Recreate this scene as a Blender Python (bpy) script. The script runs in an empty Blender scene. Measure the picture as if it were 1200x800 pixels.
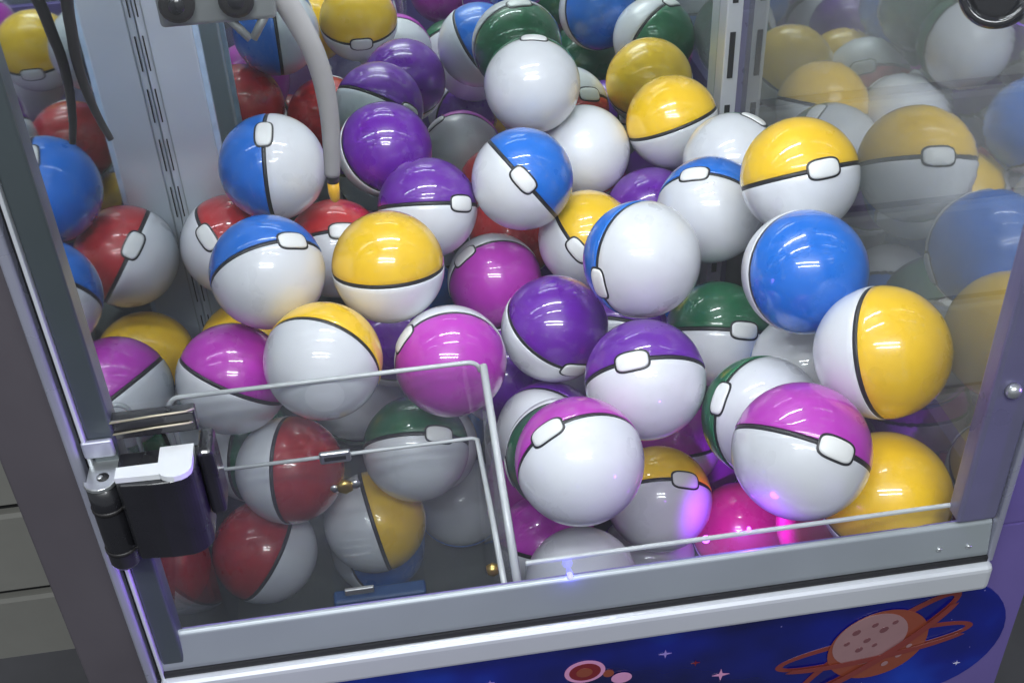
import bpy, bmesh, math, random
from mathutils import Vector, Matrix

random.seed(7)
SC = bpy.context.scene
COL = SC.collection

# ------------------------------------------------------------------ camera
# all places below are in centimetres from the photographer's eye; P() turns them into metres over the floor
EYE = 160.0


def P(x, y, z):
    return Vector((x / 100.0, y / 100.0, (z + EYE) / 100.0))


CAM_ROT = [[0.988246, 0.116975, -0.098423], [-0.148861, 0.589782, -0.793724], [-0.034798, 0.799045, 0.600263]]
cam_data = bpy.data.cameras.new('camera')
cam_data.sensor_width = 36.0
cam_data.lens = 36.0 * 1380.0 / 1200.0
cam_data.clip_start = 0.02
cam_data.clip_end = 50.0
cam = bpy.data.objects.new('camera', cam_data)
COL.objects.link(cam)
m4 = Matrix(CAM_ROT).to_4x4()
m4.translation = P(0, 0, 0)
cam.matrix_world = m4
SC.camera = cam

# ------------------------------------------------------------------ world, light, exposure
world = bpy.data.worlds.new('World')
SC.world = world
world.use_nodes = True
bg = world.node_tree.nodes['Background']
bg.inputs['Color'].default_value = (0.66, 0.70, 0.76, 1)
bg.inputs['Strength'].default_value = 0.42
SC.view_settings.view_transform = 'Standard'
SC.view_settings.look = 'None'
SC.view_settings.exposure = 0.13
SC.view_settings.gamma = 1.0
SC.render.engine = 'CYCLES'
SC.cycles.use_denoising = True
SC.cycles.max_bounces = 14
SC.cycles.glossy_bounces = 8
SC.cycles.transparent_max_bounces = 24
SC.cycles.transmission_bounces = 8
SC.cycles.caustics_reflective = True
SC.cycles.blur_glossy = 0.0
SC.cycles.sample_clamp_indirect = 5.0


def area(name, loc, target, sx, sy, power, col):
    d = bpy.data.lights.new(name, 'AREA')
    d.shape = 'RECTANGLE'
    d.size, d.size_y = sx / 100.0, sy / 100.0
    d.energy = power
    d.color = col
    o = bpy.data.objects.new(name, d)
    COL.objects.link(o)
    o.location = P(*loc)
    o.rotation_euler = (P(*target) - P(*loc)).to_track_quat('-Z', 'Y').to_euler()
    return o


for k in range(2):      # two long tubes of the room's ceiling, behind and above the photographer
    area('room_ceiling_light', (-14, -48 - 34 * k, 105), (8, 80, -70), 150, 7, 17.0, (0.94, 0.98, 1.0))
vl = bpy.data.lights.new('neighbour_violet_lamp', 'SPOT')     # coloured lamp of the machine standing to the right
vl.energy = 130.0
vl.color = (0.34, 0.14, 1.0)
vl.spot_size = math.radians(11)
vl.spot_blend = 0.5
vl.shadow_soft_size = 0.12
vo = bpy.data.objects.new('neighbour_violet_lamp', vl)
COL.objects.link(vo)
vo.location = P(112, 28, -52)
vo.rotation_euler = (P(-14, 49, -52) - P(112, 28, -52)).to_track_quat('-Z', 'Y').to_euler()

# ------------------------------------------------------------------ materials
MATS = {}


def principled(name, color, rough=0.5, metal=0.0, coat=0.0, noise=0.0, nscale=20.0, bump=0.0, bscale=60.0,
               rnoise=0.0, emit=None, estr=0.0, spec=0.5):
    m = bpy.data.materials.new(name)
    m.use_nodes = True
    nt = m.node_tree
    b = nt.nodes['Principled BSDF']
    b.inputs['Base Color'].default_value = (*color, 1)
    b.inputs['Roughness'].default_value = rough
    b.inputs['Metallic'].default_value = metal
    b.inputs['Coat Weight'].default_value = coat
    b.inputs['Coat Roughness'].default_value = 0.025
    b.inputs['Specular IOR Level'].default_value = spec
    if emit:
        b.inputs['Emission Color'].default_value = (*emit, 1)
        b.inputs['Emission Strength'].default_value = estr
    tc = nt.nodes.new('ShaderNodeTexCoord')
    if noise or rnoise:
        n = nt.nodes.new('ShaderNodeTexNoise')
        n.inputs['Scale'].default_value = nscale
        n.inputs['Detail'].default_value = 6
        nt.links.new(tc.outputs['Object'], n.inputs['Vector'])
        if noise:
            mx = nt.nodes.new('ShaderNodeMix')
            mx.data_type = 'RGBA'
            mx.inputs[6].default_value = (*[c * (1 - noise) for c in color], 1)
            mx.inputs[7].default_value = (*[min(1, c * (1 + noise)) for c in color], 1)
            nt.links.new(n.outputs['Fac'], mx.inputs[0])
            nt.links.new(mx.outputs[2], b.inputs['Base Color'])
        if rnoise:
            mr = nt.nodes.new('ShaderNodeMapRange')
            mr.inputs['From Min'].default_value = 0.35
            mr.inputs['From Max'].default_value = 0.65
            mr.inputs['To Min'].default_value = max(0.02, rough - rnoise)
            mr.inputs['To Max'].default_value = rough + rnoise
            nt.links.new(n.outputs['Fac'], mr.inputs['Value'])
            nt.links.new(mr.outputs['Result'], b.inputs['Roughness'])
    if bump:
        n2 = nt.nodes.new('ShaderNodeTexNoise')
        n2.inputs['Scale'].default_value = bscale
        n2.inputs['Detail'].default_value = 5
        nt.links.new(tc.outputs['Object'], n2.inputs['Vector'])
        bp = nt.nodes.new('ShaderNodeBump')
        bp.inputs['Strength'].default_value = bump
        bp.inputs['Distance'].default_value = 0.001
        nt.links.new(n2.outputs['Fac'], bp.inputs['Height'])
        nt.links.new(bp.outputs['Normal'], b.inputs['Normal'])
    MATS[name] = m
    return m


def pane(name, tint, fac, gloss=(1, 1, 1), rough=0.0, fresnel=False, streak=0.0, dust=0.0):
    """clear sheet: light passes straight through, part of it is mirrored"""
    m = bpy.data.materials.new(name)
    m.use_nodes = True
    nt = m.node_tree
    nt.nodes.remove(nt.nodes['Principled BSDF'])
    out = nt.nodes['Material Output']
    tr = nt.nodes.new('ShaderNodeBsdfTransparent')
    tr.inputs['Color'].default_value = (*tint, 1)
    gl = nt.nodes.new('ShaderNodeBsdfGlossy')
    gl.inputs['Color'].default_value = (*gloss, 1)
    gl.inputs['Roughness'].default_value = rough
    mx = nt.nodes.new('ShaderNodeMixShader')
    if fresnel:
        lw = nt.nodes.new('ShaderNodeLayerWeight')
        lw.inputs['Blend'].default_value = 0.5
        pw = nt.nodes.new('ShaderNodeMath')
        pw.operation = 'POWER'
        pw.inputs[1].default_value = 4.0
        ma = nt.nodes.new('ShaderNodeMath')
        ma.operation = 'MULTIPLY_ADD'
        ma.inputs[1].default_value = 0.55
        ma.inputs[2].default_value = fac
        nt.links.new(lw.outputs['Facing'], pw.inputs[0])
        nt.links.new(pw.outputs[0], ma.inputs[0])
        nt.links.new(ma.outputs[0], mx.inputs['Fac'])
    else:
        mx.inputs['Fac'].default_value = fac
    if streak:
        tc = nt.nodes.new('ShaderNodeTexCoord')
        mp = nt.nodes.new('ShaderNodeMapping')
        mp.inputs['Scale'].default_value = (3, 3, 60)
        n = nt.nodes.new('ShaderNodeTexNoise')
        n.inputs['Scale'].default_value = 1.5
        n.inputs['Detail'].default_value = 4
        bp = nt.nodes.new('ShaderNodeBump')
        bp.inputs['Strength'].default_value = streak
        bp.inputs['Distance'].default_value = 0.0006
        nt.links.new(tc.outputs['Object'], mp.inputs['Vector'])
        nt.links.new(mp.outputs['Vector'], n.inputs['Vector'])
        nt.links.new(n.outputs['Fac'], bp.inputs['Height'])
        nt.links.new(bp.outputs['Normal'], gl.inputs['Normal'])
    nt.links.new(tr.outputs[0], mx.inputs[1])
    nt.links.new(gl.outputs[0], mx.inputs[2])
    last = mx
    if dust:  # pale diffuse film, a haze mixed in that lifts the dark areas
        df = nt.nodes.new('ShaderNodeBsdfDiffuse')
        df.inputs['Color'].default_value = (0.75, 0.78, 0.80, 1)
        tc = nt.nodes.new('ShaderNodeTexCoord')
        n = nt.nodes.new('ShaderNodeTexNoise')
        n.inputs['Scale'].default_value = 9
        n.inputs['Detail'].default_value = 8
        n.inputs['Distortion'].default_value = 0.6
        mr = nt.nodes.new('ShaderNodeMapRange')
        mr.inputs['From Min'].default_value = 0.3
        mr.inputs['From Max'].default_value = 0.75
        mr.inputs['To Min'].default_value = dust * 0.45
        mr.inputs['To Max'].default_value = dust * 1.5
        m2 = nt.nodes.new('ShaderNodeMixShader')
        nt.links.new(tc.outputs['Object'], n.inputs['Vector'])
        nt.links.new(n.outputs['Fac'], mr.inputs['Value'])
        nt.links.new(mr.outputs['Result'], m2.inputs['Fac'])
        nt.links.new(mx.outputs[0], m2.inputs[1])
        nt.links.new(df.outputs[0], m2.inputs[2])
        last = m2
    nt.links.new(last.outputs[0], out.inputs['Surface'])
    MATS[name] = m
    return m


BALL_COL = {
    'yellow': (0.92, 0.57, 0.014), 'blue': (0.002, 0.15, 0.64), 'magenta': (0.48, 0.035, 0.47),
    'purple': (0.115, 0.007, 0.31), 'green': (0.008, 0.125, 0.048), 'red': (0.46, 0.014, 0.018),
}
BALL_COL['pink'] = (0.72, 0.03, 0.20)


def worn(name):
    """each ball a little different, with pale scuffs and dust on top of the colour"""
    m = MATS[name]
    nt = m.node_tree
    b = nt.nodes['Principled BSDF']
    src = b.inputs['Base Color'].links[0].from_socket
    oi = nt.nodes.new('ShaderNodeObjectInfo')
    mr = nt.nodes.new('ShaderNodeMapRange')
    mr.inputs['To Min'].default_value = 0.86
    mr.inputs['To Max'].default_value = 1.08
    hs = nt.nodes.new('ShaderNodeHueSaturation')
    tc = nt.nodes.new('ShaderNodeTexCoord')
    mp = nt.nodes.new('ShaderNodeMapping')
    mp.inputs['Scale'].default_value = (1.0, 1.0, 2.2)
    add = nt.nodes.new('ShaderNodeVectorMath')
    add.operation = 'ADD'
    n = nt.nodes.new('ShaderNodeTexNoise')
    n.inputs['Scale'].default_value = 70
    n.inputs['Detail'].default_value = 9
    n.inputs['Roughness'].default_value = 0.7
    ra = nt.nodes.new('ShaderNodeMapRange')
    ra.inputs['From Min'].default_value = 0.55
    ra.inputs['From Max'].default_value = 0.78
    ra.inputs['To Max'].default_value = 0.16
    mx = nt.nodes.new('ShaderNodeMix')
    mx.data_type = 'RGBA'
    mx.inputs[7].default_value = (0.42, 0.41, 0.40, 1)
    lk = nt.links.new
    lk(oi.outputs['Random'], mr.inputs['Value'])
    lk(mr.outputs['Result'], hs.inputs['Value'])
    lk(src, hs.inputs['Color'])
    lk(tc.outputs['Object'], mp.inputs['Vector'])
    lk(mp.outputs['Vector'], add.inputs[0])
    lk(oi.outputs['Location'], add.inputs[1])
    lk(add.outputs['Vector'], n.inputs['Vector'])
    lk(n.outputs['Fac'], ra.inputs['Value'])
    lk(ra.outputs['Result'], mx.inputs[0])
    lk(hs.outputs['Color'], mx.inputs[6])
    lk(mx.outputs[2], b.inputs['Base Color'])


for k, c in BALL_COL.items():
    principled('plastic_' + k, c, 0.34, coat=1.0, noise=0.10, nscale=26, rnoise=0.09, bump=0.04, bscale=90)
principled('plastic_white', (0.74, 0.76, 0.80), 0.36, coat=0.8, noise=0.035, nscale=24, rnoise=0.09, bump=0.04, bscale=90)
for k in list(BALL_COL) + ['white']:
    worn('plastic_' + k)
principled('seam_black', (0.012, 0.012, 0.014), 0.45)
principled('clasp_white', (0.80, 0.81, 0.80), 0.35, noise=0.04, nscale=60)
principled('frame_grey', (0.36, 0.40, 0.42), 0.36, metal=0.35, noise=0.10, nscale=12, rnoise=0.05, bump=0.05, bscale=160)
principled('frame_dark', (0.075, 0.092, 0.10), 0.33, metal=0.3, noise=0.15, nscale=12, rnoise=0.06)
principled('frame_lilac', (0.34, 0.35, 0.43), 0.30, metal=0.35, noise=0.12, nscale=18, rnoise=0.10)
principled('frame_silver', (0.68, 0.71, 0.75), 0.36, metal=0.35, noise=0.06, nscale=9, rnoise=0.05, bump=0.03, bscale=40)
principled('frame_violet', (0.17, 0.165, 0.27), 0.35, metal=0.30, noise=0.14, nscale=20, rnoise=0.12)
principled('groove_black', (0.012, 0.012, 0.014), 0.6)
principled('cabinet_mauve', (0.085, 0.075, 0.088), 0.55, noise=0.12, nscale=14, rnoise=0.1, bump=0.05, bscale=220)
principled('cabinet_violet_lit', (0.14, 0.105, 0.32), 0.42, noise=0.10, nscale=14, rnoise=0.1)  # violet light on the cabinet's right, put into the paint
principled('post_white', (0.50, 0.55, 0.61), 0.38, metal=0.1, noise=0.05, nscale=16, rnoise=0.1)
principled('bin_dark', (0.10, 0.115, 0.11), 0.5, noise=0.3, nscale=22)
principled('led_tape', (0.45, 0.58, 0.72), 0.3, noise=0.3, nscale=60)
principled('roof_grey', (0.25, 0.26, 0.28), 0.5)
principled('steel_grey', (0.30, 0.32, 0.32), 0.42, metal=0.5, noise=0.15, nscale=30, rnoise=0.12)
principled('rubber_grey', (0.36, 0.35, 0.35), 0.5, noise=0.12, nscale=30, rnoise=0.1)
principled('tip_yellow', (0.75, 0.40, 0.02), 0.4, noise=0.1, nscale=50)
principled('dark_metal', (0.035, 0.033, 0.034), 0.4, metal=0.4, noise=0.2, nscale=40)
principled('lock_black', (0.014, 0.014, 0.017), 0.30, coat=0.4, noise=0.2, nscale=40, rnoise=0.08)
principled('lock_white', (0.66, 0.68, 0.71), 0.4, noise=0.05, nscale=50)
principled('zinc', (0.55, 0.57, 0.58), 0.32, metal=0.8, noise=0.12, nscale=60)
principled('brass', (0.70, 0.50, 0.16), 0.3, metal=0.9, noise=0.1, nscale=90)
principled('hasp_beige', (0.50, 0.45, 0.33), 0.35, metal=0.4)
principled('pad_blue', (0.02, 0.055, 0.14), 0.5, noise=0.25, nscale=30)
principled('slat_grey', (0.30, 0.295, 0.265), 0.6, noise=0.16, nscale=9, bump=0.10, bscale=60)
principled('wall_back', (0.015, 0.015, 0.016), 0.8)
principled('floor_grey', (0.10, 0.10, 0.11), 0.45, noise=0.3, nscale=6)
principled('led_white', (0.9, 0.9, 0.9), 0.5, emit=(0.90, 0.95, 1.0), estr=85.0)
principled('added_glow_blue', (0.1, 0.1, 0.9), 0.5, emit=(0.04, 0.04, 1.0), estr=14.0)
principled('added_glow_violet', (0.4, 0.1, 0.9), 0.5, emit=(0.42, 0.05, 1.0), estr=10.0)
principled('ring_violet', (0.2, 0.08, 0.6), 0.4, emit=(0.30, 0.08, 1.0), estr=0.9)
principled('lens_black', (0.01, 0.01, 0.012), 0.12, coat=0.6)
principled('acrylic_edge', (0.52, 0.55, 0.56), 0.25, noise=0.1, nscale=40, spec=0.7)
for nm, c in (('print_orange', (0.24, 0.055, 0.03)), ('print_rust', (0.20, 0.035, 0.03)), ('print_peach', (0.30, 0.17, 0.18)),
              ('print_crater', (0.16, 0.06, 0.07)), ('print_pink', (0.62, 0.28, 0.50)), ('print_red', (0.18, 0.012, 0.02)),
              ('print_white', (0.62, 0.60, 0.80)), ('print_lilac', (0.30, 0.22, 0.62))):
    principled(nm, c, 0.25, coat=0.4, noise=0.12, nscale=60)
pane('front_glass', (0.985, 0.99, 0.99), 0.035, fresnel=True, dust=0.025)
pane('acrylic_clear', (0.975, 0.985, 0.985), 0.04, fresnel=True, dust=0.03)
pane('acrylic_hazy', (0.96, 0.975, 0.975), 0.06, fresnel=True, dust=0.22)  # stronger haze, whitens the thick chute wall
pane('side_glass', (0.62, 0.68, 0.68), 0.40, gloss=(0.95, 0.97, 0.97), rough=0.03, streak=0.07, dust=0.13)
mm = principled('mirror_left', (0.66, 0.70, 0.72), 0.03, metal=1.0)
mm = principled('mirror_back', (0.80, 0.87, 0.84), 0.015, metal=1.0)


def print_material():
    """navy star-field print: cloudy blues with tiny specks"""
    m = principled('print_space', (0.004, 0.008, 0.09), 0.22, coat=0.5)
    nt = m.node_tree
    b = nt.nodes['Principled BSDF']
    tc = nt.nodes.new('ShaderNodeTexCoord')
    n = nt.nodes.new('ShaderNodeTexNoise')
    n.inputs['Scale'].default_value = 7.0
    n.inputs['Detail'].default_value = 3
    cr = nt.nodes.new('ShaderNodeValToRGB')
    e = cr.color_ramp.elements
    e[0].position, e[0].color = 0.34, (0.001, 0.003, 0.05, 1)
    e[1].position, e[1].color = 0.70, (0.004, 0.06, 0.55, 1)
    x = cr.color_ramp.elements.new(0.52)
    x.color = (0.002, 0.010, 0.22, 1)
    v = nt.nodes.new('ShaderNodeTexVoronoi')
    v.inputs['Scale'].default_value = 55.0
    lt = nt.nodes.new('ShaderNodeMath')
    lt.operation = 'LESS_THAN'
    lt.inputs[1].default_value = 0.035
    mx = nt.nodes.new('ShaderNodeMix')
    mx.data_type = 'RGBA'
    mx.inputs[7].default_value = (0.22, 0.20, 0.55, 1)
    nt.links.new(tc.outputs['Object'], n.inputs['Vector'])
    nt.links.new(tc.outputs['Object'], v.inputs['Vector'])
    nt.links.new(n.outputs['Fac'], cr.inputs['Fac'])
    nt.links.new(v.outputs['Distance'], lt.inputs[0])
    nt.links.new(lt.outputs[0], mx.inputs[0])
    nt.links.new(cr.outputs['Color'], mx.inputs[6])
    nt.links.new(mx.outputs[2], b.inputs['Base Color'])


print_material()


# ------------------------------------------------------------------ helpers
def link(name, bm, mat, parent=None, smooth=False, bevel=0.0):
    me = bpy.data.meshes.new(name)
    bmesh.ops.recalc_face_normals(bm, faces=bm.faces)
    bm.to_mesh(me)
    bm.free()
    if smooth:
        for p in me.polygons:
            p.use_smooth = True
    me.materials.append(MATS[mat])
    o = bpy.data.objects.new(name, me)
    COL.objects.link(o)
    if parent:
        o.parent = parent
        o.matrix_parent_inverse = parent.matrix_world.inverted()
    if bevel:
        md = o.modifiers.new('bevel', 'BEVEL')
        md.width = bevel / 100.0
        md.segments = 3
        md.limit_method = 'ANGLE'
    return o


def add_box(bm, x0, x1, y0, y1, z0, z1):
    v = [bm.verts.new(P(x, y, z)) for x in (x0, x1) for y in (y0, y1) for z in (z0, z1)]
    for f in ((0, 1, 3, 2), (4, 6, 7, 5), (0, 4, 5, 1), (2, 3, 7, 6), (0, 2, 6, 4), (1, 5, 7, 3)):
        bm.faces.new([v[i] for i in f])


def box(name, mat, parent, x0, x1, y0, y1, z0, z1, bevel=0.0):
    bm = bmesh.new()
    add_box(bm, x0, x1, y0, y1, z0, z1)
    return link(name, bm, mat, parent, bevel=bevel)


def prism(name, mat, parent, pts, y0, y1, bevel=0.0, smooth=False):
    """outline of (x, z) points extruded from y0 to y1"""
    bm = bmesh.new()
    a = [bm.verts.new(P(x, y0, z)) for x, z in pts]
    b = [bm.verts.new(P(x, y1, z)) for x, z in pts]
    bm.faces.new(a)
    bm.faces.new(b[::-1])
    n = len(pts)
    for i in range(n):
        bm.faces.new((a[i], a[(i + 1) % n], b[(i + 1) % n], b[i]))
    return link(name, bm, mat, parent, bevel=bevel, smooth=smooth)


def add_tube(bm, pts, rads, seg=14, flat=1.0):
    """round tube through world points (cm) with a radius for each"""
    pv = [P(*p) for p in pts]
    rings = []
    for i, p in enumerate(pv):
        t = (pv[min(i + 1, len(pv) - 1)] - pv[max(i - 1, 0)]).normalized()
        u = t.cross(Vector((0, 1, 0)))
        if u.length < 1e-4:
            u = t.cross(Vector((1, 0, 0)))
        u.normalize()
        w = t.cross(u)
        r = rads[i] / 100.0
        rings.append([bm.verts.new(p + u * r * math.cos(2 * math.pi * k / seg) + w * r * flat * math.sin(2 * math.pi * k / seg))
                      for k in range(seg)])
    for a, b in zip(rings, rings[1:]):
        for k in range(seg):
            bm.faces.new((a[k], a[(k + 1) % seg], b[(k + 1) % seg], b[k]))
    bm.faces.new(rings[0][::-1])
    bm.faces.new(rings[-1])


def smooth_path(pts, n=5):
    """Catmull-Rom through the points"""
    out = []
    q = [Vector(p) for p in pts]
    q = [q[0] * 2 - q[1]] + q + [q[-1] * 2 - q[-2]]
    for i in range(1, len(q) - 2):
        a, b, c, d = q[i - 1:i + 3]
        for k in range(n):
            t = k / n
            out.append(0.5 * ((2 * b) + (c - a) * t + (2 * a - 5 * b + 4 * c - d) * t * t + (3 * b - a - 3 * c + d) * t ** 3))
    out.append(q[-2])
    return [tuple(v) for v in out]


def tube(name, mat, parent, pts, rads, seg=14, flat=1.0):
    bm = bmesh.new()
    add_tube(bm, pts, rads, seg, flat)
    o = link(name, bm, mat, parent, smooth=True)
    return o


def ellipse(cx, cz, rx, rz, n=40, rot=0.0, a0=0.0, a1=2 * math.pi):
    full = abs(a1 - a0 - 2 * math.pi) < 1e-6
    out = []
    for k in range(n if full else n + 1):
        a = a0 + (a1 - a0) * k / n
        x, z = rx * math.cos(a), rz * math.sin(a)
        out.append((cx + x * math.cos(rot) - z * math.sin(rot), cz + x * math.sin(rot) + z * math.cos(rot)))
    return out


def ring_strip(name, mat, parent, outer, inner, y0, y1, closed=True):
    bm = bmesh.new()
    o0 = [bm.verts.new(P(x, y0, z)) for x, z in outer]
    i0 = [bm.verts.new(P(x, y0, z)) for x, z in inner]
    o1 = [bm.verts.new(P(x, y1, z)) for x, z in outer]
    i1 = [bm.verts.new(P(x, y1, z)) for x, z in inner]
    n = len(outer)
    for k in range(n if closed else n - 1):
        j = (k + 1) % n
        bm.faces.new((o0[k], o0[j], i0[j], i0[k]))
        bm.faces.new((o1[k], i1[k], i1[j], o1[j]))
        bm.faces.new((o0[k], o1[k], o1[j], o0[j]))
        bm.faces.new((i0[k], i0[j], i1[j], i1[k]))
    return link(name, bm, mat, parent)


def empty(name, loc, label=None, cat=None, group=None, parent=None):
    o = bpy.data.objects.new(name, None)
    o.empty_display_size = 0.02
    COL.objects.link(o)
    if parent:
        o.parent = parent
        o.matrix_parent_inverse = parent.matrix_world.inverted()
    o.location = P(*loc)
    if parent:
        o.location = P(*loc)
    if label:
        o['label'] = label
    if cat:
        o['category'] = cat
    if group:
        o['group'] = group
    bpy.context.view_layer.update()
    return o


# ------------------------------------------------------------------ setting: floor and slatted wall
bm = bmesh.new()
v = [bm.verts.new(P(x, y, -160)) for x, y in ((-500, -400), (500, -400), (500, 500), (-500, 500))]
bm.faces.new(v)
fl = link('floor', bm, 'floor_grey')
fl['kind'] = 'structure'
wall = box('wall', 'wall_back', None, -260, 330, 141.6, 150, -159.9, 110)
wall['kind'] = 'structure'
plank0 = None
for i in range(15):
    z0 = -163.3 + 18.45 * i + 0.55
    if z0 + 17 > 110:
        break
    if plank0 is None:
        bm = bmesh.new()
        prof = [(141.6, 0.0), (140.4, 0.0), (139.9, 0.35), (139.9, 15.9), (140.3, 16.6), (141.6, 16.6)]
        for sx in (0,):
            a = [bm.verts.new((-2.6, y / 100, z / 100)) for y, z in prof]
            b = [bm.verts.new((3.3, y / 100, z / 100)) for y, z in prof]
            bm.faces.new(a)
            bm.faces.new(b[::-1])
            for k in range(len(prof)):
                j = (k + 1) % len(prof)
                bm.faces.new((a[k], a[j], b[j], b[k]))
        plank0 = o = link('plank', bm, 'slat_grey', wall)
    else:
        o = plank0.copy()
        COL.objects.link(o)
        o.parent = wall
    o.location = (0, 0, (z0 + EYE) / 100)

# ------------------------------------------------------------------ the machine
XL, XR, YB = -19.8, 40.8, 117.6
mach = empty('claw_machine', (9, 88, -160), 'claw machine cabinet with glass door, mirrored inner walls and navy space print below', 'arcade machine')
box('bin_floor', 'bin_dark', mach, XL, XR, 55.6, YB, -98.5, -97.0)
# mirrors and glass
box('side_mirror', 'mirror_left', mach, XL - 0.4, XL, 55.6, YB + 0.4, -98.5, 12)
box('back_mirror', 'mirror_back', mach, XL, XR, YB, YB + 0.4, -98.5, 12)
bm = bmesh.new()
v = [bm.verts.new(P(XR, y, z)) for y, z in ((57.2, -70), (YB, -70), (YB, 12), (57.2, 12))]
bm.faces.new(v)
link('side_glass', bm, 'side_glass', mach)
box('inner_panel', 'bin_dark', mach, XR + 0.02, XR + 0.4, 55.6, YB, -98.5, -70)
# outer skin
box('side_panel', 'cabinet_mauve', mach, -23.6, -22.75, 57.0, 121, -160, 12)
box('side_panel', 'cabinet_violet_lit', mach, 44.2, 45.4, 57.0, 121, -160, -66)
box('back_panel', 'cabinet_mauve', mach, -22.75, 44.2, 118.8, 120.6, -160, 12)
box('front_panel', 'cabinet_violet_lit', mach, -19.02, 45.4, 54.4, 55.6, -160, -63.0)
box('front_stile', 'cabinet_mauve', mach, -23.4, -19.02, 54.3, 57.0, -160, 16, bevel=0.25)
box('front_stile', 'cabinet_violet_lit', mach, 40.72, 45.4, 54.45, 57.0, -63.0, 16, bevel=0.3)
box('roof', 'roof_grey', mach, -23.6, 45.4, 54.3, 121, 12.0, 17.0, bevel=0.4)
# corner posts at the back
p = box('corner_post', 'post_white', mach, XL + 0.02, -15.0, 106.6, 109.5, -97, 11.9, bevel=0.15)
box('edge_strip', 'led_tape', p, -14.98, -14.5, 106.9, 107.7, -97, 11.9)
for k in range(18):
    box('slot', 'groove_black', p, XL + 0.30, XL + 0.42, 106.48, 106.59, -86 + k * 5.2, -82.6 + k * 5.2)
box('groove', 'frame_grey', p, XL + 0.75, XL + 0.88, 106.50, 106.59, -97, 11.9)
p = box('corner_post', 'frame_silver', mach, 38.5, XR - 0.02, 115.0, YB - 0.02, -97, 11.9, bevel=0.15)
for k in range(11):
    box('slot', 'groove_black', p, 39.0, 39.6, 114.88, 114.99, -88.4 + k * 8.4, -83.2 + k * 8.4)
box('groove', 'frame_violet', p, 40.2, 40.9, 114.85, 114.99, -97, 11.9)

# LED bar under the roof: four lit segments on a rail
bar = box('led_bar', 'roof_grey', mach, -18, 34, 86.4, 89.6, 10.4, 11.9)
for k in range(4):
    x0 = -15.5 + k * 12.2
    box('led_segment', 'led_white', bar, x0, x0 + 10.4, 87.0, 89.0, 10.1, 10.38)
bar2 = box('led_bar', 'roof_grey', mach, -14, 32, 61.4, 64.0, 10.4, 11.9)
for k in range(3):
    x0 = -10.5 + k * 13.6
    box('led_segment', 'led_white', bar2, x0, x0 + 11.0, 62.0, 63.2, 10.1, 10.38)

# ---- door: stiles, rail, gasket grooves, glass
door = empty('door', (10, 53, -66), parent=mach)
ZT = 11.5
box('frame_stile', 'frame_dark', door, -17.85, -16.3, 53.0, 54.7, -63.6, ZT, bevel=0.18)
box('frame_ridge', 'frame_silver', door, -18.07, -17.85, 52.7, 54.7, -64.7, ZT, bevel=0.06)
box('frame_groove', 'groove_black', door, -18.37, -18.07, 53.3, 54.7, -64.7, ZT)
box('frame_edge', 'frame_lilac', door, -19.0, -18.37, 52.5, 54.7, -67.2, ZT, bevel=0.2)
bm = bmesh.new()   # bottom rail: bevel sloping up to the glass
prof = [(53.75, -61.0), (53.55, -61.0), (53.35, -61.2), (52.95, -63.75), (52.95, -64.1), (53.75, -64.1)]
for (xa, xb) in ((-17.85, 40.2),):
    a = [bm.verts.new(P(xa, y, z)) for y, z in prof]
    b = [bm.verts.new(P(xb, y, z)) for y, z in prof]
    bm.faces.new(a)
    bm.faces.new(b[::-1])
    for k in range(len(prof)):
        j = (k + 1) % len(prof)
        bm.faces.new((a[k], a[j], b[j], b[k]))
link('frame_rail', bm, 'frame_grey', door, bevel=0.08)
box('frame_groove', 'groove_black', door, -18.3, 40.2, 52.75, 54.2, -64.55, -64.1)
box('trim', 'frame_silver', door, -18.2, 40.6, 52.15, 54.35, -67.1, -64.55, bevel=0.5)
box('frame_stile', 'frame_violet', door, 37.3, 40.2, 53.05, 54.7, -60.6, ZT, bevel=0.3)
box('frame_edge', 'frame_lilac', door, 40.22, 40.7, 52.8, 54.7, -64.7, ZT, bevel=0.15)
box('frame_rail', 'frame_grey', door, -17.8, 40.15, 53.0, 54.7, 7.0, ZT - 0.05, bevel=0.2)
bm = bmesh.new()
v = [bm.verts.new(P(x, 53.68, z)) for x, z in ((-17, -61.4), (38.2, -61.4), (38.2, 8), (-17, 8))]
bm.faces.new(v)
link('glass_pane', bm, 'front_glass', door)
for sx, sz in ((36.4, -62.9), (38.6, -63.0)):
    tube('screw', 'zinc', door, [(sx, 53.15, sz), (sx, 52.98, sz - .05), (sx, 52.93, sz - .06)], [.22, .2, .12], 12)
# round bolt on the right stile
bm = bmesh.new()
pts = [(38.55, 53.06, -48.6), (38.55, 52.8, -48.6), (38.55, 52.55, -48.6), (38.55, 52.45, -48.6)]
add_tube(bm, pts, [0.55, 0.55, 0.4, 0.2], 20)
link('bolt', bm, 'zinc', door, smooth=True)
# clear retaining strip inside the glass
st = box('retaining_strip', 'acrylic_clear', mach, 7.0, 37.4, 54.4, 54.6, -62.9, -60.26)
box('strip_edge', 'acrylic_edge', st, 7.0, 37.4, 54.35, 54.65, -60.25, -59.95, bevel=0.1)
# added glowing bulbs, imitating coloured lamp reflections in the front glass
bulb = tube('reflection_bulb', 'added_glow_blue', mach, [(9.9, 53.62, -60.75), (9.9, 53.4, -60.75), (9.9, 53.25, -60.75), (9.9, 53.2, -60.75)], [0.2, 0.2, 0.15, 0.06], 12)
bulb2 = tube('reflection_bulb', 'added_glow_violet', mach, [(22.0, 61.1, -67.5), (22.1, 61.25, -67.6), (22.2, 61.4, -67.7)], [0.3, 0.3, 0.12], 12)


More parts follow.
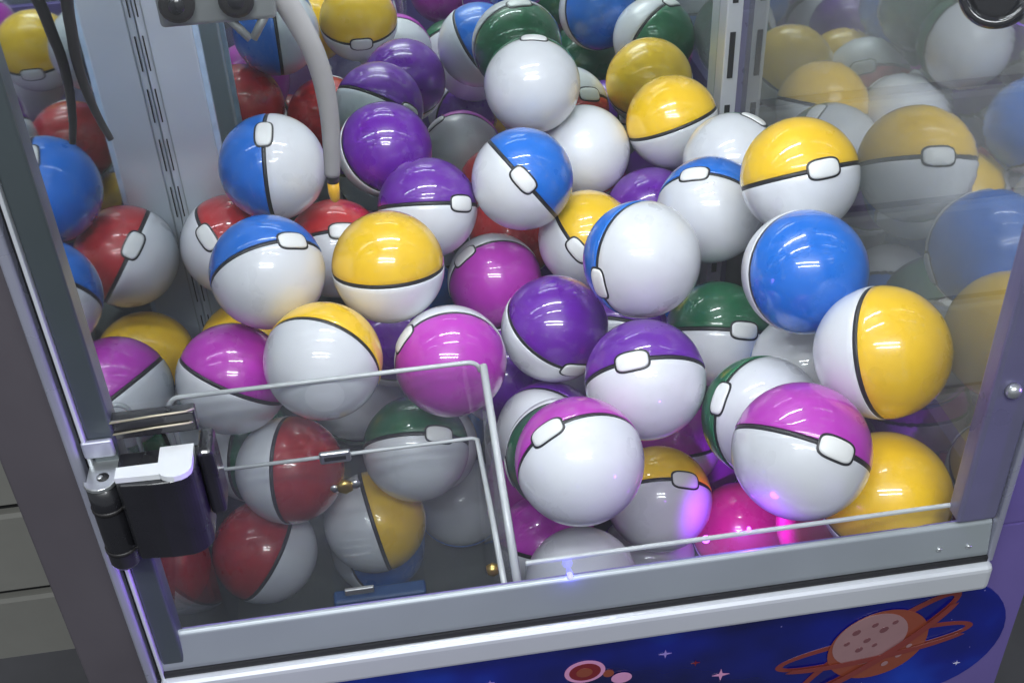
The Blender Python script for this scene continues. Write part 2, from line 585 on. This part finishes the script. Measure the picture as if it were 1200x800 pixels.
def point(name, loc, power, col, rad):
    d = bpy.data.lights.new(name, 'POINT')
    d.energy = power
    d.color = col
    d.shadow_soft_size = rad / 100
    o = bpy.data.objects.new(name, d)
    COL.objects.link(o)
    o.location = P(*loc)


point('blue_reflection_light', (9.9, 52.9, -60.6), 0.006, (0.1, 0.1, 1.0), 0.4)  # added glow around the blue bulb
d = bpy.data.lights.new('violet_reflection_spot', 'SPOT')  # added spot for the violet glow, standing in for a mirrored lamp
d.energy = 3.5
d.color = (0.40, 0.04, 1.0)
d.spot_size = math.radians(54)
d.spot_blend = 0.6
d.shadow_soft_size = 0.006
o = bpy.data.objects.new('violet_reflection_spot', d)
COL.objects.link(o)
o.location = P(22.3, 61.6, -67.8)
o.rotation_euler = (P(30.0, 71.0, -77.5) - P(22.3, 61.6, -67.8)).to_track_quat('-Z', 'Y').to_euler()

tube('reflection_bulb', 'added_glow_violet', mach, [(22.7, 54.6, -59.92), (22.7, 54.6, -59.75), (22.7, 54.6, -59.65)], [0.13, 0.13, 0.05], 10)  # added bulb for the violet reflection
point('violet_reflection_fill', (22.9, 54.8, -60.7), 0.05, (0.42, 0.05, 1.0), 0.6)  # added light for the violet patch on the front ball

# ---- lower printed panel: capsule-shaped flat print with planet, ring and stars
R0 = 6.6
cz = -74.5
pts = ellipse(37.9, cz, R0, R0, 20, 0, -math.pi / 2, math.pi / 2) + ellipse(-12.0, cz, R0, R0, 20, 0, math.pi / 2, 3 * math.pi / 2)
pr = prism('printed_panel', 'print_space', mach, pts, 54.25, 54.4)


def decal(name, mat, pts, lift):
    prism(name, mat, pr, pts, 54.25 - lift - 0.03, 54.25 - lift)


PX, PZ, TILT = 34.1, -74.2, math.radians(40)


def planet_ring(cx, cz_, L_out, w_out, L_in, w_in, tilt, lift, front=None):
    a0, a1 = front or (0.0, 2 * math.pi)
    ring_strip('planet_ring', 'print_rust', pr, ellipse(cx, cz_, L_out, w_out, 48, tilt, a0, a1), ellipse(cx, cz_, L_in, w_in, 48, tilt, a0, a1),
               54.25 - lift - 0.03, 54.25 - lift, closed=front is None)


FRONT = (math.pi * 1.14, math.pi * 1.86)
planet_ring(33.9, -74.5, 7.9, 1.5, 7.3, 0.95, math.radians(7), 0.0)
planet_ring(PX, PZ, 7.6, 1.75, 6.95, 1.1, TILT, 0.04)
decal('planet', 'print_orange', ellipse(PX, PZ, 4.1, 3.8, 48, TILT), 0.08)
decal('planet_light_side', 'print_peach', ellipse(PX - 0.75, PZ + 0.8, 3.1, 2.7, 40, TILT), 0.12)
planet_ring(33.9, -74.5, 7.9, 1.5, 7.3, 0.95, math.radians(7), 0.20, FRONT)
planet_ring(PX, PZ, 7.6, 1.75, 6.95, 1.1, TILT, 0.24, FRONT)
for dx, dz, r in ((-1.6, 1.6, .28), (-.2, 2.2, .22), (.6, 1.5, .30), (-.6, .5, .24), (-2.2, .4, .20), (-1.1, -.5, .26), (1.4, 2.2, .2), (.1, -.2, .18)):
    decal('crater', 'print_crater', ellipse(PX - .4 + dx, PZ + .3 + dz, r * 1.3, r * .9, 14, TILT), 0.16)
for dx, dz, r in ((1.9, -1.6, .22), (2.6, -.6, .2), (.9, -2.4, .24), (2.9, .5, .16)):
    decal('crater', 'print_peach', ellipse(PX + dx, PZ + dz, r * 1.3, r * .9, 14, TILT), 0.16)
decal('flower_disc', 'print_pink', ellipse(11.1, -72.3, 1.55, 1.25, 36), 0.04)
decal('flower_disc', 'print_red', ellipse(11.1, -72.3, 1.2, .95, 36), 0.08)
decal('flower_disc', 'print_orange', ellipse(11.05, -72.3, .62, .5, 28), 0.12)
decal('flower_disc', 'print_orange', ellipse(12.9, -72.9, .42, .42, 20), 0.04)
decal('flower_disc', 'print_pink', ellipse(13.9, -73.6, .8, .6, 20), 0.08)


def star(x, z, r, mat):
    pts = []
    for k in range(8):
        a = math.pi * k / 4
        q = r if k % 2 == 0 else r * 0.28
        pts.append((x + q * math.cos(a), z + q * math.sin(a)))
    decal('star', mat, pts, 0.04)


for x, z, r, mt in ((17.2, -71.6, .5, 'print_lilac'), (21.7, -75.1, .7, 'print_pink'), (41.3, -78.1, .3, 'print_white'), (19.6, -73.2, .35, 'print_red'), (27.0, -78.5, .3, 'print_lilac'), (4.0, -72.0, .35, 'print_lilac')):
    star(x, z, r, mt)

# ---- lock on the left of the door
lock = empty('lock', (-14, 51, -48), parent=mach)
n = 10
rr = 1.35
outline = [(-16.3, 52.95), (-16.3, 50.6), (-16.0, 50.2), (-14.2, 50.0)]
for k in range(n + 1):
    a = -math.pi / 2 + math.pi / 2 * k / n
    outline.append((-13.2 + rr * math.cos(a), 51.35 + rr * math.sin(a)))
outline += [(-11.85, 52.95)]


def upright(name, mat, parent, xy, z0, z1, bevel=0.0, smooth=False):
    bm = bmesh.new()
    a = [bm.verts.new(P(x, y, z0)) for x, y in xy]
    b = [bm.verts.new(P(x, y, z1)) for x, y in xy]
    bm.faces.new(a)
    bm.faces.new(b[::-1])
    for k in range(len(xy)):
        j = (k + 1) % len(xy)
        bm.faces.new((a[k], a[j], b[j], b[k]))
    return link(name, bm, mat, parent, bevel=bevel, smooth=smooth)


upright('lock_body', 'lock_black', lock, outline, -50.6, -44.7, bevel=0.12)
# white plastic cap on top: a narrow tongue widening to a rounded block
cap = [(-16.2, 51.3), (-16.2, 50.4), (-13.75, 50.3)]
for k in range(9):
    a = -math.pi + math.pi * k / 8
    cap.append((-12.95 + 0.95 * math.cos(a), 50.75 + 0.8 * math.sin(a)))
cap += [(-12.0, 52.6), (-13.9, 52.6), (-13.9, 51.3)]
upright('lock_cap', 'lock_white', lock, cap, -44.68, -44.3, bevel=0.08)
box('lock_side', 'lock_black', lock, -11.82, -10.9, 51.6, 53.9, -49.2, -44.2, bevel=0.3)
tube('hinge_barrel', 'lock_black', lock, [(-17.3, 51.6, -45.5), (-17.3, 51.6, -47), (-17.3, 51.6, -49.5), (-17.3, 51.6, -51.6), (-17.3, 51.6, -51.9)],
     [0.92, 0.95, 0.95, 0.95, 0.8], 24)
for z in (-47.1, -50.4):
    tube('hinge_collar', 'dark_metal', lock, [(-17.3, 51.6, z), (-17.3, 51.6, z - 0.25)], [1.0, 1.0], 24)
tab = [(-18.05, 53.6), (-18.05, 51.4)]
for k in range(9):
    a = -math.pi + math.pi * k / 8
    tab.append((-17.3 + 0.95 * math.cos(a), 51.5 + 0.95 * math.sin(a)))
tab += [(-16.35, 53.6)]
upright('hinge_tab', 'zinc', lock, tab, -45.42, -45.15, bevel=0.05)
tube('hinge_pin', 'groove_black', lock, [(-17.15, 51.6, -45.2), (-17.15, 51.6, -45.1)], [0.36, 0.34], 16)
tube('hinge_pin', 'zinc', lock, [(-17.3, 51.55, -45.12), (-17.3, 51.55, -45.0)], [0.2, 0.16], 12)
box('hasp_plate', 'lock_black', lock, -16.4, -11.7, 53.2, 54.05, -43.9, -42.5, bevel=0.1)
for z in (-42.45, -43.3):
    tube('hasp_wire', 'hasp_beige', lock, [(-16.4, 53.1, z - 0.1), (-14, 53.1, z + 0.05), (-12.1, 53.1, z + 0.1), (-11.7, 53.4, z)], [0.065] * 4, 8)
box('frame_clip', 'frame_lilac', lock, -18.15, -16.4, 52.6, 52.98, -44.6, -43.4, bevel=0.15)

# ---- clear prize chute
chute = empty('prize_chute', (-6, 66, -97), 'clear acrylic prize chute behind the glass at lower left, brass screws on its walls', 'prize chute')
CX0, CX1, CY = -18.3, 6.6, 74.9
# back wall with rounded top corners
bk = []
for k in range(7):
    a = math.pi / 2 * k / 6
    bk.append((CX1 - 1.0 + math.cos(a), -59.4 + math.sin(a)))
for k in range(7):
    a = math.pi / 2 + math.pi / 2 * k / 6
    bk.append((CX0 + 1.0 + math.cos(a), -59.4 + math.sin(a)))
bk += [(CX0, -96.9), (CX1, -96.9)]
prism('back_wall', 'acrylic_clear', chute, bk, CY, CY + 0.45)
edge_pts = [(CX0, CY + .2, -66)] + [(x, CY + .2, z) for x, z in bk[13:6:-1]] + [(x, CY + .2, z) for x, z in bk[6::-1]]
tube('wall_edge', 'acrylic_edge', chute, edge_pts, [0.2] * len(edge_pts), 8)
# right wall, its top edge sloping down to the door
bm = bmesh.new()
prof = [(CY, -58.6), (57.6, -66.4), (57.6, -96.9), (CY, -96.9)]
for xx in (CX1, CX1 + 0.5):
    bm.faces.new([bm.verts.new(P(xx, y, z)) for y, z in prof])
link('side_wall', bm, 'acrylic_hazy', chute)
tube('wall_edge', 'acrylic_edge', chute, [(CX1 + .25, CY, -58.7), (CX1 + .25, 66, -62.6), (CX1 + .25, 57.6, -66.3)], [0.32, 0.32, 0.34], 8)
bm = bmesh.new()
for xx in (CX0, CX0 - 0.5):
    bm.faces.new([bm.verts.new(P(xx, y, z)) for y, z in ((CY, -62), (57.6, -68), (57.6, -96.9), (CY, -96.9))])
link('side_wall', bm, 'acrylic_clear', chute)
# inner sleeve: its rim lies level with the door rail
tube('rim', 'acrylic_edge', chute, [(CX0 + .4, CY - .5, -65.9), (-5, CY - .5, -65.9), (5.5, CY - .5, -65.9), (5.9, CY - .8, -65.9), (5.9, 66, -66.1), (5.9, 58, -66.4)],
     [0.17, 0.17, 0.17, 0.22, 0.24, 0.24], 8)
bm = bmesh.new()
bm.faces.new([bm.verts.new(P(5.9, y, z)) for y, z in ((CY - .8, -66), (58, -66.4), (58, -96.9), (CY - .8, -96.9))])
bm.faces.new([bm.verts.new(P(x, CY - .5, z)) for x, z in ((CX0 + .4, -66), (5.7, -66), (5.7, -96.9), (CX0 + .4, -96.9))])
link('sleeve', bm, 'acrylic_clear', chute)
cl = box('clip', 'zinc', chute, -7.3, -4.7, CY - 1.1, CY - .62, -66.3, -65.1, bevel=0.2)
box('clip_slot', 'groove_black', cl, -6.9, -5.1, CY - 1.13, CY - 1.09, -65.9, -65.5)


def screw(x, y, z):
    t = tube('screw', 'brass', chute, [(x, y, z), (x, y - .35, z), (x, y - .5, z)], [0.72, 0.7, 0.45], 6)
    tube('washer', 'zinc', t, [(x + .9, y - .05, z + .1), (x + .9, y - .22, z + .1)], [0.42, 0.42], 14)
    tube('washer', 'zinc', t, [(x - .9, y - .05, z - .1), (x - .9, y - .22, z - .1)], [0.36, 0.36], 14)


screw(-5.6, CY - .6, -69.3)
tube('screw', 'brass', chute, [(5.3, 60.8, -67.0), (5.3, 60.4, -67.0), (5.3, 60.2, -67.0)], [0.55, 0.5, 0.35], 6)
box('floor_pad', 'pad_blue', chute, -8.2, 0.2, 72.6, 74.2, -96.95, -81.9, bevel=0.3)
box('pad_bracket', 'zinc', chute, -7.0, -4.4, 72.2, 72.55, -80.7, -80.0, bevel=0.08)

# ---- claw
claw = empty('claw', (-10, 80, -28), 'grey claw hanging at upper left with one long curved arm reaching the balls', 'claw')
box('housing', 'steel_grey', claw, -12.8, -5.2, 77, 84, -29.3, -22, bevel=0.3)
for x in (-11.4, -7.6):
    tube('motor_cap', 'dark_metal', claw, [(x, 77.1, -27.6), (x, 76.3, -27.6), (x, 76.2, -27.6)], [1.15, 1.15, .8], 20)
    tube('motor_hub', 'lock_black', claw, [(x, 76.3, -27.6), (x, 76.1, -27.6)], [.6, .5], 16)
tube('link_rod', 'steel_grey', claw, [(-8.8, 77.6, -28.6), (-7.2, 77.2, -30.6)], [.32, .28], 10)
tube('link_rod', 'steel_grey', claw, [(-5.6, 77.6, -28.6), (-7.0, 77.2, -30.6)], [.32, .28], 10)
path = smooth_path([(-8.0, 79, -25.2), (-5.4, 79, -27.6), (-3.75, 79, -31.0), (-2.95, 79, -34.0), (-2.75, 79, -37.4), (-2.95, 79, -40.5), (-3.15, 79, -42.3)], 6)
L_ = len(path)
tube('claw_arm', 'rubber_grey', claw, path, [0.92 - 0.34 * (k / (L_ - 1)) for k in range(L_)], 18)
tube('arm_band', 'dark_metal', claw, [(-3.13, 79, -42.2), (-3.17, 79, -42.9)], [.5, .46], 14)
tube('arm_tip', 'tip_yellow', claw, [(-3.17, 79, -42.9), (-3.2, 79, -43.8), (-3.2, 79, -44.4), (-3.2, 79, -44.6)], [.44, .44, .36, .15], 14)
path = smooth_path([(-13.5, 80, -25.0), (-18.2, 80, -26.4), (-19.2, 80, -30.5), (-19.3, 80, -33.6), (-18.95, 80, -36.2), (-18.45, 80, -38.2)], 6)
L_ = len(path)
tube('claw_arm', 'dark_metal', claw, path, [0.5 - 0.26 * (k / (L_ - 1)) for k in range(L_)], 12)
tube('hanger', 'dark_metal', claw, [(-9, 80.5, -22.1), (-9, 80.5, -5), (-9, 80.5, 10.0)], [.9, .9, .9], 14)
box('carriage', 'dark_metal', claw, -14, -4, 76, 85, 4, 10.0, bevel=0.4)

# ---- round black lamp ring on the right glass
lamp = empty('ring_lamp', (40, 66, -29.3), 'round black lens ring with violet rim fixed inside the right glass', 'lamp')
axis = (Vector((0, 0, 0)) - Vector((40.3, 66.5, -28.6))).normalized()
c0 = Vector((39.7, 66.6, -27.6))


def ring_part(name, mat, rad, tr, off, seg=40, sub=12):
    bm = bmesh.new()
    u = axis.cross(Vector((0, 0, 1))).normalized()
    w = axis.cross(u)
    rs = []
    for k in range(seg):
        a = 2 * math.pi * k / seg
        d = u * math.cos(a) + w * math.sin(a)
        rs.append([bm.verts.new(P(*(c0 + axis * (off + tr * math.sin(2 * math.pi * j / sub)) + d * (rad + tr * math.cos(2 * math.pi * j / sub))))) for j in range(sub)])
    for k in range(seg):
        a, b = rs[k], rs[(k + 1) % seg]
        for j in range(sub):
            bm.faces.new((a[j], a[(j + 1) % sub], b[(j + 1) % sub], b[j]))
    link(name, bm, mat, lamp, smooth=True)


ring_part('outer_ring', 'lens_black', 2.0, 0.38, 0.0)
ring_part('violet_rim', 'ring_violet', 2.15, 0.22, -0.32)
tube('lens', 'lens_black', lamp, [tuple(c0 - axis * 0.5), tuple(c0 - axis * 0.1), tuple(c0)], [1.75, 1.75, 1.4], 28)
tube('mount', 'dark_metal', lamp, [tuple(c0 - axis * 0.5), (XR - 0.05, 67.1, -28.2)], [0.7, 0.7], 14)

# ------------------------------------------------------------------ the balls: plain two-colour plastic capsules
R = 0.05


def shell_mesh(sign):
    """half a sphere with a rolled lip at the seam"""
    bm = bmesh.new()
    seg, rings = 56, 15
    half = 0.0019
    a_end = math.acos(half / R)
    prof = [(R * math.sin(a_end * k / rings), R * math.cos(a_end * k / rings)) for k in range(1, rings)]
    r_e = math.sqrt(R * R - half * half)
    prof += [(r_e * 0.9995, half + 0.0005), (r_e * 0.996, half + 0.0001), (r_e * 0.988, half), (r_e * 0.93, half)]
    top = bm.verts.new((0, 0, sign * R))
    prev = None
    for r, z in prof:
        ring = [bm.verts.new((r * math.cos(2 * math.pi * k / seg), r * math.sin(2 * math.pi * k / seg), sign * z)) for k in range(seg)]
        for k in range(seg):
            if prev is None:
                bm.faces.new((top, ring[k], ring[(k + 1) % seg]))
            else:
                bm.faces.new((prev[k], ring[k], ring[(k + 1) % seg], prev[(k + 1) % seg]))
        prev = ring
    return bm


def band_mesh():
    bm = bmesh.new()
    seg = 56
    prof = [(R * 0.93, -0.0019), (R * 0.985, -0.0019), (R * 0.990, 0.0), (R * 0.985, 0.0019), (R * 0.93, 0.0019)]
    rs = [[bm.verts.new((r * math.cos(2 * math.pi * k / seg), r * math.sin(2 * math.pi * k / seg), z)) for k in range(seg)] for r, z in prof]
    for a, b in zip(rs, rs[1:]):
        for k in range(seg):
            bm.faces.new((a[k], a[(k + 1) % seg], b[(k + 1) % seg], b[k]))
    return bm


def clasp_mesh(hw, hh, heights):
    """rounded oblong tab lying across the seam at +X; heights: (scale, radius above R)"""
    bm = bmesh.new()
    n = 36
    rs = []
    for s, h in heights:
        ring = []
        for k in range(n):
            a = 2 * math.pi * k / n
            c, d = math.cos(a), math.sin(a)
            e = 2 / 3.6
            u = hw * s * math.copysign(abs(c) ** e, c)
            v = hh * s * math.copysign(abs(d) ** e, d)
            vec = Vector((1, math.tan(u / R), math.tan(v / R))).normalized() * (R + h)
            ring.append(bm.verts.new(vec))
        rs.append(ring)
    for a, b in zip(rs, rs[1:]):
        for k in range(n):
            bm.faces.new((a[k], a[(k + 1) % n], b[(k + 1) % n], b[k]))
    ctr = bm.verts.new((R + heights[-1][1], 0, 0))
    for k in range(n):
        bm.faces.new((rs[-1][k], rs[-1][(k + 1) % n], ctr))
    return bm


def make_ball(color):
    t = bpy.data.objects.new('capsule_ball', None)
    t.empty_display_size = 0.02
    COL.objects.link(t)
    link('coloured_shell', shell_mesh(1), 'plastic_' + color, t, smooth=True)
    o = link('white_shell', shell_mesh(-1), 'plastic_white', t, smooth=True)
    s = link('seam_band', band_mesh(), 'seam_black', t, smooth=True)
    c = link('clasp', clasp_mesh(0.0132, 0.0074, [(1.0, -0.003), (1.0, 0.0004), (0.94, 0.0011), (0.84, 0.0014), (0.5, 0.0017)]), 'clasp_white', t, smooth=True)
    g = link('clasp_gasket', clasp_mesh(0.0149, 0.0091, [(1.0, -0.003), (1.0, 0.00025), (0.96, 0.0004), (0.6, 0.0004)]), 'seam_black', t, smooth=True)
    return t


BALLS = [
    ('green', (17.2, 112.38, -52.15), (0.161, 0.983, -0.088), (0.077, 0.076, 0.994),
     'white faced ball perched highest, leaning on the back mirror'),
    ('purple', (1.34, 112.4, -57.9), (0.479, -0.553, 0.682), (0.653, 0.743, 0.144),
     'purple ball just right of the grey claw arm, thin white crescent lower left'),
    ('purple', (4.8, 102.36, -59.59), (0.074, 0.57, 0.819), (0.653, -0.648, 0.392),
     'purple topped ball with clasp at far right, directly below the nearly all purple ball'),
    ('blue', (14.23, 100.78, -56.58), (0.802, 0.203, 0.561), (-0.107, -0.876, 0.47),
     'blue and white ball with slanting seam and central clasp, below the highest ball'),
    ('red', (22.69, 112.4, -60.53), (0.035, 0.702, -0.711), (0.439, 0.628, 0.642),
     'ball showing only white, tucked behind and right of the slanting seam blue ball'),
    ('yellow', (32.41, 112.4, -58.06), (-0.284, 0.336, 0.898), (0.2, 0.937, -0.287),
     'yellow topped ball without visible clasp, leaning on the back mirror near right post'),
    ('purple', (28.86, 106.33, -65.58), (-0.044, -0.488, 0.872), (0.367, 0.804, 0.468),
     'purple ball sunk in the gap under the yellow ball at the back mirror'),
    ('green', (35.7, 101.39, -57.58), (0.605, 0.731, -0.316), (0.396, 0.068, 0.916),
     'white ball with green wedge upper right, half behind the clasped yellow ball'),
    ('blue', (30.65, 92.13, -57.07), (0.406, 0.853, 0.328), (-0.41, -0.151, 0.9),
     'white ball with blue cap upper left, just left of the clasped yellow ball'),
    ('yellow', (35.61, 83.99, -49.7), (-0.096, 0.575, 0.813), (0.066, -0.811, 0.581),
     'yellow topped ball with clasp on its right, resting against the right side glass'),
    ('blue', (33, 74.44, -52.85), (0.192, -0.86, 0.474), (0.961, 0.066, -0.269),
     'big blue faced ball below the clasped yellow ball, slim white crescent on its left'),
    ('yellow', (35.7, 64.88, -54.14), (0.712, -0.563, 0.419), (0.701, 0.537, -0.469),
     'ball with vertical seam, white left and yellow right, touching the right side glass'),
    ('yellow', (35.7, 60.26, -64.56), (-0.164, -0.231, 0.959), (0.456, 0.845, 0.281),
     'all yellow ball lowest in the front right corner by the door frame'),
    ('magenta', (28.08, 59.7, -58.08), (0.464, 0.651, 0.601), (0.175, -0.733, 0.658),
     'front ball with magenta cap and clasp at right, beside the yellow corner ball'),
    ('green', (29.08, 69.96, -63.59), (-0.384, 0.83, -0.405), (-0.803, -0.084, 0.59),
     'white ball with green left edge and clasp, behind the front right magenta ball'),
    ('green', (30.13, 85.51, -66.65), (0.174, 0.642, 0.746), (0.246, -0.762, 0.599),
     'green topped ball with clasp, in the gap below the big blue faced ball'),
    ('blue', (35.7, 77.31, -65.19), (0.034, 0.437, -0.899), (0.621, 0.696, 0.362),
     'ball showing a little white in the gap left of the vertical seam yellow ball'),
    ('blue', (21.54, 81.84, -54.85), (-0.48, 0.827, -0.293), (-0.857, -0.514, -0.045),
     'mostly white ball mid heap, blue edge and clasp on its lower left'),
    ('yellow', (20.67, 100.71, -64.25), (0.739, -0.062, 0.671), (-0.36, -0.878, 0.314),
     'white and yellow ball peeking out behind the left edge of the central white ball'),
    ('magenta', (11.19, 102.77, -69.44), (0.127, -0.991, -0.042), (-0.625, -0.112, 0.773),
     'magenta ball with white top, right of the yellow topped left middle ball'),
    ('magenta', (4.7, 82.76, -63.96), (0.04, -0.995, 0.087), (-0.797, 0.021, 0.603),
     'magenta faced ball behind the top right corner of the clear chute'),
    ('purple', (14.84, 87.04, -64.93), (0.493, -0.171, 0.853), (0.198, -0.933, -0.302),
     'purple faced ball, white crescent on left, clasp at lower right, centre of heap'),
    ('purple', (20.05, 73.61, -61.21), (0.036, 0.856, 0.515), (-0.361, -0.47, 0.806),
     'purple topped ball with clasp, right behind the big white front ball'),
    ('magenta', (12.99, 65.86, -62.04), (-0.147, 0.984, 0.1), (-0.531, -0.164, 0.831),
     'big white front ball with magenta cap upper left, right of the chute'),
    ('purple', (13.36, 82.68, -73.88), (0.547, 0.831, -0.105), (-0.439, 0.177, -0.881),
     'white ball with purple sliver on top, squeezed between chute wall and front ball'),
    ('purple', (13.68, 68.18, -78.8), (0.039, 0.159, -0.986), (0.183, 0.969, 0.164),
     'white ball lowest at the front, half below the door rail beside the chute'),
    ('magenta', (11.95, 77.09, -83.04), (0.249, 0.49, 0.836), (0.173, 0.826, -0.536),
     'magenta and white ball deep beside the chute wall under the big front ball'),
    ('yellow', (22.93, 77.52, -79.14), (0.111, 0.901, 0.42), (0.368, -0.43, 0.825),
     'yellow topped ball with violet lit clasp, low between two front magenta balls'),
    ('pink', (32.87, 81.1, -89.04), (-0.162, -0.206, 0.965), (0.246, 0.939, 0.241),
     'pink ball in the violet light, low at the front right'),
    ('magenta', (32.26, 94.54, -90.75), (0.075, -0.21, 0.975), (0.481, 0.864, 0.149),
     'dark magenta ball deep in the gap above the violet lit ball'),
    ('pink', (35.7, 67.22, -74.49), (-0.889, -0.313, 0.333), (-0.457, 0.589, -0.667),
     'ball showing a bit of white, tucked under the front right magenta ball'),
    ('blue', (-9.44, 100.92, -52.63), (-0.997, 0.077, 0.015), (-0.018, -0.404, 0.915),
     'blue left, white right ball with upright seam and clasp, left of claw arm'),
    ('red', (-14.7, 101.81, -61.11), (0.825, 0.104, 0.556), (-0.346, -0.684, 0.642),
     'white ball with red upper right and clasp, touching the left mirror'),
    ('red', (-4.74, 102.67, -63.32), (0.007, 0.781, 0.625), (0.211, -0.612, 0.762),
     'red topped ball half hidden behind the yellow topped left middle ball'),
    ('blue', (-10.24, 88.18, -56.03), (-0.222, 0.839, 0.496), (0.558, -0.307, 0.771),
     'white ball with blue cap and clasp, below the upright seam blue ball'),
    ('yellow', (0.2, 88.52, -57.11), (0.024, 0.225, 0.974), (0.011, 0.974, -0.225),
     'yellow topped ball without visible clasp in the left middle of the heap'),
    ('magenta', (-14.7, 85.37, -65.04), (0.518, 0.387, 0.763), (-0.02, 0.897, -0.441),
     'magenta and white ball touching the left mirror by the chute, seam slanting'),
    ('yellow', (-6.12, 80.08, -60.26), (0.399, 0.905, 0.148), (-0.383, 0.311, -0.87),
     "white ball with yellow crescent on top, behind the chute's upper edge"),
    ('yellow', (-14.7, 98.46, -71.46), (0.167, -0.286, 0.944), (0.022, 0.958, 0.286),
     'yellow ball almost hidden between the left mirror and the magenta ball'),
    ('green', (-4.71, 100.55, -81.74), (-0.095, 0.324, -0.941), (0.084, 0.945, 0.317),
     'dull white ball in shade under the yellow crescent ball behind the chute'),
    ('purple', (0.01, 99.28, -72.99), (0.062, -0.371, 0.926), (0.099, 0.926, 0.365),
     'dark purple ball in the gap left of the magenta ball leaning over the chute'),
    ('red', (14.56, 112.2, -69.91), (0.034, -0.649, 0.76), (0.427, 0.697, 0.576),
     'dark red ball in the deep gap below the slanting seam blue ball'),
    ('red', (-10.94, 82.58, -74.21), (0.964, -0.25, 0.09), (0.244, 0.697, -0.675),
     'ball behind the chute with upright seam, white left and red right'),
    ('green', (0.79, 83.31, -74.19), (0.089, 0.839, 0.536), (0.458, -0.513, 0.726),
     'green topped white ball behind the chute wall, under the magenta ball'),
    ('red', (-14.7, 81.75, -83.47), (-0.781, 0.087, 0.618), (-0.358, 0.749, -0.558),
     'red left and white right ball low behind the chute, nearest the door lock'),
    ('yellow', (-3.96, 83.35, -83.02), (0.981, 0.126, 0.151), (0.016, 0.715, -0.699),
     'white left and yellow right ball low behind the chute, seam leaning'),
    ('blue', (5.14, 93.61, -92), (-0.004, 0.457, -0.889), (0.135, 0.881, 0.453),
     'plain white ball lowest behind the chute, next to its right wall'),
    ('blue', (25.67, 102.82, -76.54), (0.273, -0.755, -0.596), (0.118, 0.642, -0.758),
     'dark blue ball in the gap left of the green topped ball'),
    ('purple', (19, 106.11, -85.18), (-0.368, 0.874, 0.318), (-0.879, -0.438, 0.188),
     'purple ball deep behind the two purple balls in the middle'),
    ('magenta', (12.51, 87.49, -84.82), (-0.417, 0.323, 0.849), (0.382, -0.786, 0.487),
     'magenta ball deep in shade just right of the clear chute wall'),
    ('blue', (4.23, 103.6, -89.73), (0.612, 0.094, 0.785), (-0.329, 0.933, 0.145),
     'blue ball deep behind the green topped ball at the chute'),
    ('purple', (23.12, 81.34, -91.52), (-0.118, 0.605, -0.787), (0.908, 0.386, 0.161),
     'purple ball deepest below the yellow topped ball with violet lit clasp'),
    ('magenta', (27.41, 88.65, -82.4), (0.034, 0.388, 0.921), (-0.134, 0.915, -0.38),
     'magenta ball deep between the big clasp purple ball and the violet lit ball'),
    ('purple', (10.74, 93.61, -75.28), (-0.491, -0.781, 0.385), (-0.643, 0.027, -0.766),
     'purple ball deep between the magenta ball on the chute and the purple faced ball'),
    ('green', (-15.31, 91.8, -79.54), (0.902, -0.421, 0.097), (0.003, -0.218, -0.976),
     'green ball deep under the magenta ball at the left mirror'),
    ('purple', (22.9, 93.99, -72.12), (0.338, 0.766, 0.546), (-0.22, 0.629, -0.746),
     'dark purple ball deep under the central white ball'),
    ('blue', (-4.25, 88.63, -91.86), (0.795, -0.445, 0.412), (0.526, 0.844, -0.103),
     'blue ball on the bin floor behind the white and yellow ball at the chute'),
    ('purple', (2.38, 92.37, -82.11), (-0.813, 0.345, -0.468), (0.55, 0.194, -0.812),
     'purple ball deep in shade behind the chute, next to the green topped one'),
    ('green', (13.21, 74, -68.8), (-0.087, -0.939, 0.333), (-0.97, 0.003, -0.244),
     'green ball squeezed behind the big white front ball beside the chute'),
]

GROUP = 'two colour capsule balls heaped in the claw machine'
protos = {}
for colour, pos, pole, lat, label in BALLS:
    if colour not in protos:
        protos[colour] = t = make_ball(colour)
    else:
        src = protos[colour]
        t = src.copy()
        COL.objects.link(t)
        for ch in src.children:
            c = ch.copy()
            COL.objects.link(c)
            c.parent = t
    zc = Vector(pole).normalized()
    xc = Vector(lat)
    xc = (xc - zc * xc.dot(zc)).normalized()
    yc = zc.cross(xc)
    mw = Matrix((xc, yc, zc)).transposed().to_4x4()
    mw.translation = P(*pos)
    t.matrix_world = mw
    t['category'] = 'ball'
    t['label'] = label
    t['group'] = GROUP
